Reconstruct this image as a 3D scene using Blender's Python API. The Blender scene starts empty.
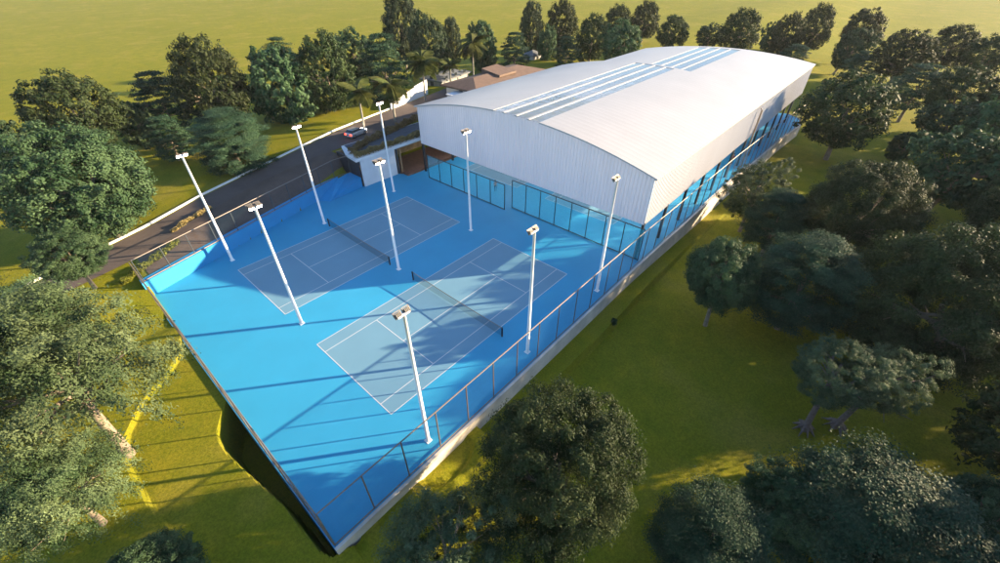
import bpy, math, random
import numpy as np

# ------------------------------------------------------------------ camera, sky, sun, exposure
SC = bpy.context.scene
COL = SC.collection
cam_d = bpy.data.cameras.new("camera")
cam = bpy.data.objects.new("camera", cam_d); COL.objects.link(cam)
cam_d.sensor_width = 36.0
cam_d.lens = 36.0 * 0.41834
cam_d.clip_start = 0.5
cam_d.clip_end = 12000
cam.location = (-8.587, -18.800, 28.0)
cam.rotation_euler = (math.radians(90 - 38.362), 0, math.radians(41.545 - 90))
SC.camera = cam

SUN_EL, SUN_AZ = 14.8, -38.6            # azimuth measured from +X, anticlockwise
world = bpy.data.worlds.new("World"); SC.world = world
world.use_nodes = True
wn = world.node_tree
sky = wn.nodes.new("ShaderNodeTexSky"); sky.sky_type = 'NISHITA'
sky.sun_disc = False
sky.sun_elevation = math.radians(SUN_EL)
sky.sun_rotation = math.radians(90 - SUN_AZ)
sky.altitude = 200; sky.air_density = 1.0; sky.dust_density = 0.3; sky.ozone_density = 2.5
bg = wn.nodes["Background"]; bg.inputs["Strength"].default_value = 0.090
wn.links.new(sky.outputs[0], bg.inputs["Color"])
sun_d = bpy.data.lights.new("sun", 'SUN'); sun_d.energy = 5.0; sun_d.angle = math.radians(0.5)
sun_d.color = (1.0, 0.77, 0.48)
sun = bpy.data.objects.new("sun", sun_d); COL.objects.link(sun)
e, a = math.radians(SUN_EL), math.radians(SUN_AZ)
from mathutils import Vector
sdir = Vector((math.cos(e) * math.cos(a), math.cos(e) * math.sin(a), math.sin(e)))
sun.rotation_euler = sdir.to_track_quat('Z', 'Y').to_euler()
sun.location = sdir * 300

SC.view_settings.view_transform = 'Standard'
SC.view_settings.look = 'None'
SC.view_settings.gamma = 1.0
SC.view_settings.exposure = 2.18
SC.render.engine = 'CYCLES'
SC.cycles.max_bounces = 8
SC.cycles.transparent_max_bounces = 24
SC.cycles.use_denoising = True
SC.cycles.denoiser = 'OPENIMAGEDENOISE'
SC.cycles.denoising_input_passes = 'RGB_ALBEDO_NORMAL'
SC.cycles.denoising_prefilter = 'ACCURATE'

# ------------------------------------------------------------------ helpers
def tag(o, label=None, cat=None, group=None, kind=None):
    if label: o["label"] = label
    if cat: o["category"] = cat
    if group: o["group"] = group
    if kind: o["kind"] = kind
    return o

def empty(name, loc=(0, 0, 0), rz=0.0):
    o = bpy.data.objects.new(name, None); COL.objects.link(o)
    o.location = loc; o.rotation_euler = (0, 0, rz); o.empty_display_size = 0.3
    return o

class MB:
    def __init__(s): s.v = []; s.f = []; s.m = []
    def quadv(s, pts, mi=0):
        n = len(s.v); s.v += [tuple(q) for q in pts]; s.f.append(tuple(range(n, n + len(pts)))); s.m.append(mi)
    def box(s, x0, y0, z0, x1, y1, z1, mi=0):
        n = len(s.v)
        s.v += [(x0,y0,z0),(x1,y0,z0),(x1,y1,z0),(x0,y1,z0),(x0,y0,z1),(x1,y0,z1),(x1,y1,z1),(x0,y1,z1)]
        for q in ((0,3,2,1),(4,5,6,7),(0,1,5,4),(1,2,6,5),(2,3,7,6),(3,0,4,7)):
            s.f.append(tuple(n + i for i in q)); s.m.append(mi)
    def prism(s, poly, z0, z1, mi=0):          # poly anticlockwise; z0,z1 numbers or per-vertex lists
        n = len(poly); b = len(s.v)
        za = z0 if hasattr(z0, '__len__') else [z0] * n
        zb = z1 if hasattr(z1, '__len__') else [z1] * n
        s.v += [(p[0], p[1], za[i]) for i, p in enumerate(poly)] + [(p[0], p[1], zb[i]) for i, p in enumerate(poly)]
        s.f.append(tuple(b + i for i in range(n - 1, -1, -1))); s.m.append(mi)
        s.f.append(tuple(b + n + i for i in range(n))); s.m.append(mi)
        for i in range(n):
            j = (i + 1) % n
            s.f.append((b + i, b + j, b + n + j, b + n + i)); s.m.append(mi)
    def tube(s, pts, rad, n=8, mi=0, cap=True):
        pts = [Vector(p) for p in pts]
        rads = rad if hasattr(rad, '__len__') else [rad] * len(pts)
        rings = []; up = None
        for i, p in enumerate(pts):
            d = (pts[min(i + 1, len(pts) - 1)] - pts[max(i - 1, 0)]).normalized()
            ref = Vector((0, 0, 1)) if abs(d.z) < 0.9 else Vector((1, 0, 0))
            a_ = d.cross(ref).normalized(); b_ = d.cross(a_)
            base = len(s.v)
            for k in range(n):
                t = 2 * math.pi * k / n
                s.v.append(tuple(p + (a_ * math.cos(t) + b_ * math.sin(t)) * rads[i]))
            rings.append(base)
        for i in range(len(rings) - 1):
            for k in range(n):
                k2 = (k + 1) % n
                s.f.append((rings[i] + k, rings[i] + k2, rings[i + 1] + k2, rings[i + 1] + k)); s.m.append(mi)
        if cap:
            s.f.append(tuple(rings[0] + k for k in range(n))); s.m.append(mi)
            s.f.append(tuple(rings[-1] + k for k in reversed(range(n)))); s.m.append(mi)
    def mesh(s, name, mats, smooth=False):
        me = bpy.data.meshes.new(name)
        me.from_pydata(s.v, [], s.f)
        for mt in (mats if isinstance(mats, (list, tuple)) else [mats]): me.materials.append(mt)
        me.polygons.foreach_set("material_index", s.m)
        if smooth: me.polygons.foreach_set("use_smooth", [True] * len(s.f))
        me.update()
        return me
    def build(s, name, mats, parent=None, smooth=False, loc=(0, 0, 0)):
        return link(name, s.mesh(name, mats, smooth), parent, loc)

def link(name, me, parent=None, loc=(0, 0, 0)):
    o = bpy.data.objects.new(name, me); COL.objects.link(o)
    o.location = loc
    if parent: o.parent = parent
    return o

def bevel(o, w, seg=2):
    b = o.modifiers.new("bevel", 'BEVEL'); b.width = w; b.segments = seg; b.limit_method = 'ANGLE'
    return o

# ------------------------------------------------------------------ materials
def newmat(name):
    m = bpy.data.materials.new(name); m.use_nodes = True
    nt = m.node_tree; bs = nt.nodes["Principled BSDF"]
    return m, nt, bs

def N(nt, t, **kw):
    n = nt.nodes.new(t)
    for k, v in kw.items(): setattr(n, k, v)
    return n

def mix_rgb(nt, fac, c1, c2, blend='MIX'):
    m = N(nt, "ShaderNodeMix", data_type='RGBA', blend_type=blend)
    for sock, val in ((m.inputs[0], fac), (m.inputs[6], c1), (m.inputs[7], c2)):
        if isinstance(val, bpy.types.NodeSocket): nt.links.new(val, sock)
        elif isinstance(val, (int, float)): sock.default_value = val
        else: sock.default_value = (*val, 1)
    return m.outputs[2]

def noise(nt, scale, detail=4, rough=0.55, coord='Object', vec_scale=None):
    tc = N(nt, "ShaderNodeTexCoord"); no = N(nt, "ShaderNodeTexNoise")
    no.inputs["Scale"].default_value = scale; no.inputs["Detail"].default_value = detail
    no.inputs["Roughness"].default_value = rough
    src = tc.outputs[coord]
    if vec_scale:
        mp = N(nt, "ShaderNodeMapping"); mp.inputs["Scale"].default_value = vec_scale
        nt.links.new(src, mp.inputs[0]); src = mp.outputs[0]
    nt.links.new(src, no.inputs["Vector"])
    return no.outputs[0]

def ramp(nt, fac, lo, hi):
    r = N(nt, "ShaderNodeMapRange"); r.inputs[1].default_value = lo; r.inputs[2].default_value = hi
    nt.links.new(fac, r.inputs[0]); return r.outputs[0]

def bump(nt, bs, h, strength=0.3, dist=0.05):
    b = N(nt, "ShaderNodeBump"); b.inputs["Strength"].default_value = strength; b.inputs["Distance"].default_value = dist
    nt.links.new(h, b.inputs["Height"]); nt.links.new(b.outputs[0], bs.inputs["Normal"])

def plain(name, c, rough=0.6, metal=0.0, var=0.12, scale=1.5, bmp=0.0, spec=0.5):
    m, nt, bs = newmat(name)
    f = ramp(nt, noise(nt, scale, 5), 0.3, 0.7)
    d = tuple(max(0, v * (1 - var)) for v in c); l = tuple(min(1, v * (1 + var)) for v in c)
    nt.links.new(mix_rgb(nt, f, d, l), bs.inputs["Base Color"])
    bs.inputs["Roughness"].default_value = rough; bs.inputs["Metallic"].default_value = metal
    bs.inputs["Specular IOR Level"].default_value = spec
    if bmp: bump(nt, bs, noise(nt, scale * 12, 3), bmp, 0.02)
    return m

M = {}
M['blue'] = plain('blue_acrylic', (0.027, 0.27, 0.47), 0.55, var=0.05, scale=0.25, bmp=0.05, spec=0.35)
M['blue_wall'] = plain('blue_paint', (0.025, 0.25, 0.52), 0.55, var=0.06, scale=0.5, spec=0.3)
M['court'] = plain('grey_acrylic', (0.125, 0.26, 0.36), 0.6, var=0.05, scale=0.3, bmp=0.05, spec=0.3)
M['line'] = plain('line_paint', (0.52, 0.54, 0.57), 0.6, var=0.06, scale=3)
M['concrete'] = plain('pale_concrete', (0.50, 0.45, 0.39), 0.85, var=0.22, scale=0.7, bmp=0.2)
M['white_steel'] = plain('white_pole_paint', (0.78, 0.77, 0.78), 0.4, var=0.05)
M['black_steel'] = plain('black_steel', (0.018, 0.02, 0.024), 0.5, var=0.2)
M['dark_steel'] = plain('dark_grey_steel', (0.05, 0.06, 0.07), 0.5, var=0.2)
M['rail_steel'] = plain('galvanised_rail', (0.17, 0.14, 0.12), 0.5, 0.3, var=0.15, scale=4)
M['lamp_body'] = plain('lamp_casing', (0.12, 0.11, 0.10), 0.5, 0.4, var=0.2)
M['white_wall'] = plain('white_render', (0.70, 0.69, 0.70), 0.8, var=0.06, scale=0.6, bmp=0.1)
M['brown_roof'] = plain('brown_roof', (0.125, 0.078, 0.055), 0.8, var=0.18, scale=1.2, bmp=0.3)
M['timber'] = plain('timber', (0.33, 0.20, 0.11), 0.7, var=0.25, scale=3)
M['brown_deck'] = plain('brown_paving', (0.16, 0.075, 0.045), 0.8, var=0.25, scale=2.0, bmp=0.2)
M['tan_wall'] = plain('tan_earth_wall', (0.36, 0.24, 0.12), 0.9, var=0.3, scale=1.0, bmp=0.4)
M['dark_door'] = plain('dark_doorway', (0.04, 0.042, 0.05), 0.6, var=0.2)
M['asphalt2'] = plain('deck_asphalt', (0.075, 0.078, 0.09), 0.9, var=0.18, scale=1.5, bmp=0.2)
M['grey_roof'] = plain('grey_metal_roof', (0.11, 0.12, 0.135), 0.6, var=0.15)
M['truss'] = plain('truss_steel', (0.55, 0.56, 0.58), 0.5, var=0.05)

def lamp_mat():
    m, nt, bs = newmat('lit_lamp')
    bs.inputs["Base Color"].default_value = (1, 0.95, 0.9, 1)
    bs.inputs["Emission Color"].default_value = (1.0, 0.9, 0.78, 1)
    bs.inputs["Emission Strength"].default_value = 25.0
    return m
M['lamp'] = lamp_mat()
def tail_mat():
    m, nt, bs = newmat('lit_tail_lamp')
    bs.inputs["Base Color"].default_value = (0.6, 0.02, 0.01, 1)
    bs.inputs["Emission Color"].default_value = (1.0, 0.05, 0.02, 1)
    bs.inputs["Emission Strength"].default_value = 1.6
    return m
M['tail'] = tail_mat()

def grass_mat():
    m, nt, bs = newmat('lawn_grass')
    big = ramp(nt, noise(nt, 0.035, 5, 0.6), 0.3, 0.7)
    mid = ramp(nt, noise(nt, 0.5, 5, 0.65), 0.3, 0.7)
    fine = ramp(nt, noise(nt, 6.5, 6, 0.85), 0.40, 0.60)
    c = mix_rgb(nt, big, (0.215, 0.192, 0.010), (0.295, 0.242, 0.018))
    c = mix_rgb(nt, mid, (0.168, 0.178, 0.009), c)
    dry = ramp(nt, noise(nt, 0.12, 6, 0.6), 0.52, 0.75)
    c = mix_rgb(nt, dry, c, (0.31, 0.24, 0.04))
    c = mix_rgb(nt, fine, mix_rgb(nt, 1.0, c, (0.50, 0.58, 0.50), 'MULTIPLY'), c)
    nt.links.new(c, bs.inputs["Base Color"])
    bs.inputs["Roughness"].default_value = 0.95
    bs.inputs["Specular IOR Level"].default_value = 0.1
    tc = N(nt, "ShaderNodeTexCoord"); no = N(nt, "ShaderNodeTexNoise")
    no.inputs["Scale"].default_value = 5.0; no.inputs["Detail"].default_value = 6; no.inputs["Roughness"].default_value = 0.75
    nt.links.new(tc.outputs["Object"], no.inputs["Vector"])
    bump(nt, bs, no.outputs[0], 0.5, 0.12)
    return m
M['grass'] = grass_mat()

def asphalt_mat(name, c1, c2):
    m, nt, bs = newmat(name)
    f = ramp(nt, noise(nt, 0.35, 6, 0.65), 0.3, 0.7)
    g = ramp(nt, noise(nt, 14, 3, 0.7), 0.2, 0.8)
    c = mix_rgb(nt, f, c1, c2)
    c = mix_rgb(nt, g, mix_rgb(nt, 1.0, c, (0.7, 0.7, 0.7), 'MULTIPLY'), c)
    nt.links.new(c, bs.inputs["Base Color"]); bs.inputs["Roughness"].default_value = 0.9
    bump(nt, bs, noise(nt, 9, 5, 0.7), 0.5, 0.05)
    return m
M['road'] = asphalt_mat('road_asphalt', (0.085, 0.064, 0.058), (0.12, 0.092, 0.082))
M['dirt'] = asphalt_mat('bare_earth', (0.075, 0.052, 0.042), (0.13, 0.092, 0.072))

def corrugated(name, c):
    m, nt, bs = newmat(name)
    f = ramp(nt, noise(nt, 0.4, 5, 0.6, vec_scale=(1, 1, 0.25)), 0.3, 0.7)
    nt.links.new(mix_rgb(nt, f, tuple(v * 0.93 for v in c), c), bs.inputs["Base Color"])
    bs.inputs["Roughness"].default_value = 0.5
    bs.inputs["Specular IOR Level"].default_value = 0.3
    return m
M['cladding'] = corrugated('white_cladding', (0.84, 0.71, 0.70))  # lighter, pinker copy of the hall sheet, tuned for the shaded front wall
M['side_cladding'] = corrugated('sunlit_white_cladding', (0.475, 0.475, 0.515))  # same white sheet, colour darkened to suit the sunlit long wall
def roof_mat():
    m, nt, bs = newmat('white_roof_sheet')
    f = ramp(nt, noise(nt, 0.22, 6, 0.65), 0.3, 0.7)
    c = mix_rgb(nt, f, (0.330, 0.323, 0.328), (0.375, 0.366, 0.372))
    tc = N(nt, "ShaderNodeTexCoord"); w = N(nt, "ShaderNodeTexWave", wave_type='BANDS', bands_direction='X')
    w.inputs["Scale"].default_value = 0.32
    nt.links.new(tc.outputs["Object"], w.inputs["Vector"])
    st = ramp(nt, w.outputs["Fac"], 0.9, 1.0)
    c = mix_rgb(nt, st, c, (0.32, 0.308, 0.31))
    nt.links.new(c, bs.inputs["Base Color"]); bs.inputs["Roughness"].default_value = 0.45
    bump(nt, bs, w.outputs["Fac"], 0.10, 0.05)
    return m
M['roof'] = roof_mat()

def sheet_mat(name, tint, transp, diff, gloss=0.0, wires=False, transl=False):
    """woven net / clear sheet: part of the light passes, the rest is the material itself"""
    m = bpy.data.materials.new(name); m.use_nodes = True; nt = m.node_tree
    nt.nodes.remove(nt.nodes["Principled BSDF"])
    out = nt.nodes["Material Output"]
    tr = N(nt, "ShaderNodeBsdfTransparent"); tr.inputs[0].default_value = (*tint, 1)
    di = N(nt, "ShaderNodeBsdfDiffuse"); di.inputs[0].default_value = (*diff, 1)
    if transl:
        tl = N(nt, "ShaderNodeBsdfTranslucent"); tl.inputs[0].default_value = (*diff, 1)
        dm = N(nt, "ShaderNodeMixShader"); dm.inputs[0].default_value = 0.6
        nt.links.new(di.outputs[0], dm.inputs[1]); nt.links.new(tl.outputs[0], dm.inputs[2]); di = dm
    mx = N(nt, "ShaderNodeMixShader")
    if wires:
        f = ramp(nt, noise(nt, 2.2, 5, 0.7), 0.25, 0.75)
        mm = N(nt, "ShaderNodeMapRange"); mm.inputs[3].default_value = transp - 0.05; mm.inputs[4].default_value = transp + 0.05
        nt.links.new(f, mm.inputs[0]); nt.links.new(mm.outputs[0], mx.inputs[0])
    else:
        mx.inputs[0].default_value = transp
    nt.links.new(di.outputs[0], mx.inputs[1]); nt.links.new(tr.outputs[0], mx.inputs[2])
    last = mx
    if gloss:
        gl = N(nt, "ShaderNodeBsdfGlossy"); gl.inputs["Roughness"].default_value = 0.08
        m2 = N(nt, "ShaderNodeMixShader"); fr = N(nt, "ShaderNodeFresnel"); fr.inputs[0].default_value = 1.4
        mu = N(nt, "ShaderNodeMath", operation='MULTIPLY'); mu.inputs[1].default_value = gloss
        nt.links.new(fr.outputs[0], mu.inputs[0]); nt.links.new(mu.outputs[0], m2.inputs[0])
        nt.links.new(mx.outputs[0], m2.inputs[1]); nt.links.new(gl.outputs[0], m2.inputs[2]); last = m2
    nt.links.new(last.outputs[0], out.inputs[0])
    return m
M['wire'] = sheet_mat('wire_mesh', (1, 1, 1), 0.90, (0.03, 0.06, 0.10), wires=True)
M['wire_blue'] = sheet_mat('blue_wire_mesh', (1, 1, 1), 0.85, (0.02, 0.09, 0.22), wires=True)
M['screen'] = sheet_mat('teal_net', (0.92, 1.0, 1.0), 0.68, (0.07, 0.60, 0.76), 0.0, wires=True)
M['skylight'] = sheet_mat('clear_sheet', (0.95, 0.98, 1.0), 0.64, (0.74, 0.78, 0.80), 0.9, transl=True)
M['tennis_net'] = sheet_mat('net_cord', (1, 1, 1), 0.66, (0.03, 0.04, 0.045))
M['glass'] = plain('dark_glass', (0.02, 0.025, 0.03), 0.08, var=0.05)

def leaf_mat(name, dark, light, transl=0.25, vscale=0.35):
    m, nt, bs = newmat(name)
    geo = N(nt, "ShaderNodeObjectInfo")
    f = ramp(nt, noise(nt, vscale, 3, 0.6), 0.32, 0.68)
    f2 = ramp(nt, noise(nt, 5.0, 2, 0.6), 0.3, 0.7)
    c = mix_rgb(nt, f, dark, light)
    c = mix_rgb(nt, f2, mix_rgb(nt, 1.0, c, (0.6, 0.64, 0.6), 'MULTIPLY'), c)
    hs = N(nt, "ShaderNodeHueSaturation")
    mr = N(nt, "ShaderNodeMapRange"); mr.inputs[3].default_value = 0.78; mr.inputs[4].default_value = 1.25
    nt.links.new(geo.outputs["Random"], mr.inputs[0]); nt.links.new(mr.outputs[0], hs.inputs["Value"])
    mr2 = N(nt, "ShaderNodeMapRange"); mr2.inputs[3].default_value = 0.485; mr2.inputs[4].default_value = 0.515
    nt.links.new(geo.outputs["Random"], mr2.inputs[0]); nt.links.new(mr2.outputs[0], hs.inputs["Hue"])
    nt.links.new(c, hs.inputs["Color"]); c = hs.outputs[0]
    nt.links.new(c, bs.inputs["Base Color"]); bs.inputs["Roughness"].default_value = 0.6
    bs.inputs["Specular IOR Level"].default_value = 0.12
    tl = N(nt, "ShaderNodeBsdfTranslucent"); nt.links.new(c, tl.inputs[0])
    mx = N(nt, "ShaderNodeMixShader"); mx.inputs[0].default_value = transl
    nt.links.new(bs.outputs[0], mx.inputs[1]); nt.links.new(tl.outputs[0], mx.inputs[2])
    nt.links.new(mx.outputs[0], nt.nodes["Material Output"].inputs[0])
    return m
LEAF = {
 'D': leaf_mat('leaf_dark_olive', (0.020, 0.036, 0.013), (0.058, 0.078, 0.030), 0.2),
 'T': leaf_mat('leaf_tall_olive', (0.024, 0.044, 0.024), (0.064, 0.090, 0.045), 0.2),
 'B': leaf_mat('leaf_green', (0.026, 0.056, 0.025), (0.090, 0.140, 0.064), 0.25),
 'C': leaf_mat('leaf_blue_green', (0.020, 0.052, 0.029), (0.066, 0.116, 0.060), 0.2),
 'L': leaf_mat('leaf_pale', (0.042, 0.076, 0.038), (0.145, 0.185, 0.095), 0.25),
 'W': leaf_mat('leaf_silver_olive', (0.028, 0.060, 0.022), (0.165, 0.212, 0.098), 0.2),
}
M['palm_leaf'] = leaf_mat('palm_leaf', (0.035, 0.05, 0.012), (0.10, 0.11, 0.03), 0.2, 1.0)
M['hedge_dry'] = leaf_mat('hedge_dry', (0.24, 0.17, 0.075), (0.42, 0.31, 0.14), 0.15, 1.5)
M['hedge_green'] = leaf_mat('hedge_yellow_green', (0.10, 0.11, 0.015), (0.19, 0.185, 0.03), 0.15, 1.5)
M['bark'] = plain('bark', (0.20, 0.16, 0.12), 0.9, var=0.35, scale=3.0, bmp=0.6)
M['bark_grey'] = plain('grey_bark', (0.15, 0.12, 0.115), 0.9, var=0.35, scale=4.0, bmp=0.6)
M['palm_bark'] = plain('palm_bark', (0.20, 0.19, 0.16), 0.8, var=0.3, scale=4)
M['palm_shaft'] = plain('palm_crownshaft', (0.10, 0.17, 0.03), 0.6, var=0.2)

# ------------------------------------------------------------------ ground heights
def ss(t): t = np.clip(t, 0, 1); return t * t * (3 - 2 * t)
RX = np.array([-400, -16, -9.3, -4.4, 2.8, 10, 17, 22, 26, 60, 400.])
RZ = np.array([1.2, 1.4, 1.6, 1.8, 2.4, 2.95, 3.6, 4.05, 4.3, 4.3, 3.0])
def zroad(x): return np.interp(x, RX, RZ)
WA, WB = (-7.25, 30.12), (20.6, 38.2)            # foot line of the blue wall along the road
def wally(x): return WA[1] + (x - WA[0]) * 0.29
LEDGE = np.array([(-7.4, 22.5), (-7.8, 21.0), (-8.5, 18.8), (-10.2, 17.0), (-12.3, 15.4), (-13.9, 13.0), (-14.5, 11.3), (-14.5, 7.2), (-13.7, 0.7), (-12.0, -8), (-8, -20)])
PIT = np.array([(-7.2, 11.6), (-8.0, 10.7), (-8.8, 9.7), (-9.6, 8.3), (-9.78, 6.9), (-9.5, 4.6), (-9.1, 2.1), (-8.8, 0), (-8.7, -2), (-8.6, -4.2), (-8.2, -5.1), (-7.2, -5.3)])
STEP = np.array([(-1.5, -4.9), (-0.2, -5.5), (2.0, -6.6), (6, -6.75), (11, -6.9), (22.5, -7.1), (31, -6.9), (43, -6.95), (60, -7.6), (80, -8.6), (98, -9.2), (110, -6)])
def in_poly(px, py, poly):
    ins = np.zeros(px.shape, bool); n = len(poly)
    for i in range(n):
        x1, y1 = poly[i]; x2, y2 = poly[(i + 1) % n]
        if y1 == y2: continue
        c = ((y1 > py) != (y2 > py)) & (px < (x2 - x1) * (py - y1) / (y2 - y1) + x1)
        ins ^= c
    return ins
def dist_poly(px, py, pl):
    d = np.full(px.shape, 1e9)
    for (x1, y1), (x2, y2) in zip(pl[:-1], pl[1:]):
        vx, vy = x2 - x1, y2 - y1
        t = np.clip(((px - x1) * vx + (py - y1) * vy) / (vx * vx + vy * vy), 0, 1)
        d = np.minimum(d, np.hypot(px - x1 - t * vx, py - y1 - t * vy))
    return d
PLAT = [(-7.7, -5.0), (30, -5.0), (60, -5.4), (85, -6.2), (97.5, -7.0), (101.5, -6.0), (104, -3), (88, 25), (70, 34.5), (20.6, 38.2), (-7.55, 30.15)]
def gz(x, y):
    x = np.asarray(x, float); y = np.asarray(y, float)
    # lawns: south-west, north (road) and south-east, blended
    zr = zroad(x)
    zn = zr + (2.6 - zr) * ss((y - 52) / 30)
    zn = zn + (1.0 - zn) * ss((y - 150) / 300)
    zw = -0.06 + 0.0 * x
    a_ = ss((y - 23) / 12.5)
    west = zw + (zn - zw) * a_
    # ledge: outside it the lawn is a little higher
    poly = [tuple(q) for q in LEDGE] + [(-60, -30), (-60, 30), (-7.4, 30)]
    d = dist_poly(x, y, LEDGE); out = in_poly(x, y, poly)
    s = np.where(out, d, -d)
    amp = 0.34 * ss((y - 1) / 7) * ss((24 - y) / 2)
    west = west + amp * ss((s + 0.13) / 0.26)
    # south-east lawn with one small step parallel to the platform
    zlow = -2.7 + 1.7 * ss((x - 60) / 110)
    zup = np.where(x < 4.2, -0.85, -1.7) - 0.9 * ss((x - 24) / 30) + 1.2 * ss((x - 60) / 110)
    zup = np.maximum(zup, zlow)
    sx = np.interp(x, STEP[:, 0], STEP[:, 1])
    b_ = ss((sx + 0.15 - y) / 0.27)
    b_ = b_ + (ss((-5.4 - y) / 5.5) - b_) * ss((5.6 - x) / 1.2)
    east = zup + (zlow - zup) * b_
    # lobe near the platform corner
    east = np.where(x < -1.5, -0.85 + (zlow + 0.85) * ss((-5.6 - y) / 6), east)
    lob = ss((1.6 - np.hypot((x - 0.6) / 1.6, (y + 5.6) / 0.8)) / 0.35)
    east = east - 0.28 * lob * (x > -1.6) * (x < 4)
    # combine: south of the platform = east; north/west = west
    t = ss((y + 6.5) / 3.0)
    w_sw = np.where(x < -7, t, 0)
    z = np.where(x < -7.0, east + (west - east) * w_sw, east)
    far = ss((y + 8) / 55)
    beyond = east + (zn - east) * far
    z = np.where((x >= 100), beyond, z)
    north = (y > 33) | ((x < 21) & (y > wally(x)))
    v = y - wally(x)
    bank = 1.55 + (zn - 1.55) * ss(v / (5.5 - 3.2 * ss((x - 13) / 7)))
    zN = np.where(x < 21.2, bank, np.where((y < 41.0) & (x < 46), -3.0, zn))
    zN = np.where((x >= -8.5) & north, zN, z)
    z = np.where((x >= -7.6) & (x < 100) & north, zN, z)
    k = ss((x - 80) / 20)
    z = np.where((x >= 80) & (x < 100) & (y > 24), zn + (beyond - zn) * k, z)
    inp = in_poly(x, y, PLAT) & ~((v > 0.26) & (x < 21.2))
    z = np.where(inp, -3.6, z)
    # pit against the platform end wall
    pp = [tuple(q) for q in PIT] + [(-6.5, -5.3), (-6.5, 12.2)]
    ip = in_poly(x, y, pp); dp = dist_poly(x, y, PIT)
    z = np.where(ip, z + (-3.6 - z) * ss(dp / 0.45), z)
    return z

def axis(stops):
    out = []
    for (a0, a1, st) in stops:
        n = max(1, int(round((a1 - a0) / st))); out += list(np.linspace(a0, a1, n, endpoint=False))
    out.append(stops[-1][1]); return np.array(out)
gx = axis([(-2400, -400, 200), (-400, -60, 20), (-60, -20, 2), (-20, -15.2, 0.4), (-15.2, -6.8, 0.13), (-6.8, 8, 0.2), (8, 24, 0.45), (24, 60, 0.7), (60, 130, 2), (130, 500, 15), (500, 2500, 200)])
gy = axis([(-2400, -300, 150), (-300, -60, 10), (-60, -14, 1), (-14, -8.5, 0.4), (-8.5, -4.6, 0.13), (-4.6, 24, 0.2), (24, 50, 0.45), (50, 90, 1.5), (90, 500, 15), (500, 2500, 200)])
GX, GY = np.meshgrid(gx, gy, indexing='ij')
GZ = gz(GX, GY)
nx, ny = GX.shape
gv = np.stack([GX, GY, GZ], -1).reshape(-1, 3)
ii, jj = np.meshgrid(np.arange(nx - 1), np.arange(ny - 1), indexing='ij')
k0 = (ii * ny + jj).ravel()
gf = np.stack([k0, k0 + ny, k0 + ny + 1, k0 + 1], -1)
def np_mesh(name, v, f, mats, smooth=False):
    me = bpy.data.meshes.new(name)
    nf = len(f); k = f.shape[1]
    me.vertices.add(len(v)); me.vertices.foreach_set("co", v.astype(np.float32).ravel())
    me.loops.add(nf * k); me.loops.foreach_set("vertex_index", f.astype(np.int32).ravel())
    me.polygons.add(nf)
    me.polygons.foreach_set("loop_start", np.arange(0, nf * k, k, dtype=np.int32))
    me.polygons.foreach_set("loop_total", np.full(nf, k, dtype=np.int32))
    if smooth: me.polygons.foreach_set("use_smooth", np.ones(nf, dtype=bool))
    for mt in mats: me.materials.append(mt)
    me.update(calc_edges=True); me.validate()
    return me
lawn_me = np_mesh("lawn", gv, gf, [M['grass']], True)
cx_, cyy = gv[gf].mean(1)[:, 0], gv[gf].mean(1)[:, 1]
crisp = ((cx_ > -15.2) & (cx_ < -6.8) & (cyy > -8.5) & (cyy < 24)) | ((cyy > -8.5) & (cyy < -4.6) & (cx_ > -6.8) & (cx_ < 60))
lawn_me.polygons.foreach_set("use_smooth", ~crisp); lawn_me.update()
tag(link("lawn", lawn_me), kind="structure")

def G(x, y): return float(gz(np.array([x]), np.array([y]))[0])

# ------------------------------------------------------------------ light summer haze over the whole place
hz = MB(); hz.box(-2450, -2450, -4.8, 2550, 2550, 31)
hzm = bpy.data.materials.new("haze"); hzm.use_nodes = True
hnt = hzm.node_tree; hnt.nodes.remove(hnt.nodes["Principled BSDF"])
pv = hnt.nodes.new("ShaderNodeVolumePrincipled"); pv.inputs["Color"].default_value = (0.9, 0.9, 0.92, 1)
pv.inputs["Density"].default_value = 0.00009
hnt.links.new(pv.outputs[0], hnt.nodes["Material Output"].inputs["Volume"])
tag(hz.build("haze", hzm), kind="stuff")

# ------------------------------------------------------------------ road, verge, earth strip, kerb
CURB = np.array([(-60, 27), (-30, 34.6), (-16, 38.7), (-9.3, 40.8), (-4.4, 42.2), (2.8, 44.5), (10, 46.0), (22.3, 48.0), (31, 50.0), (41, 52.2), (52, 54.6), (62, 57)])
NEAR = np.array([(-60, 20.5), (-30, 28.6), (-16, 33.6), (-12.5, 34.5), (-8, 35.3), (-3, 37.2), (3, 39.6), (10, 41.6), (18, 42.2), (22, 41.6), (30, 41.5), (41, 44.5), (52, 49.5), (62, 52)])
def cy(x, A_): return np.interp(x, A_[:, 0], A_[:, 1])
def strip(name, mat, x0, x1, lo, hi, dz, nxs, nys):
    xs = np.linspace(x0, x1, nxs); vs = []; fs = []
    for x in xs:
        ys = np.linspace(lo(x), hi(x), nys)
        z = gz(np.full(nys, x), ys)
        vs += [(x, y, zz + dz) for y, zz in zip(ys, z)]
    for i in range(nxs - 1):
        for j in range(nys - 1):
            k = i * nys + j; fs.append((k, k + nys, k + nys + 1, k + 1))
    o = link(name, np_mesh(name, np.array(vs), np.array(fs), [mat], True))
    return tag(o, kind="structure")
strip("road", M['road'], -60, 62, lambda x: cy(x, NEAR), lambda x: cy(x, CURB) - 0.55, 0.07, 260, 14)
strip("earth_strip", M['dirt'], -6.9, 21.0, lambda x: wally(x) + 0.86, lambda x: cy(x, NEAR) + 0.15, 0.055, 90, 16)
kb = MB()
xs = np.linspace(-60, 41.5, 160)
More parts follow.
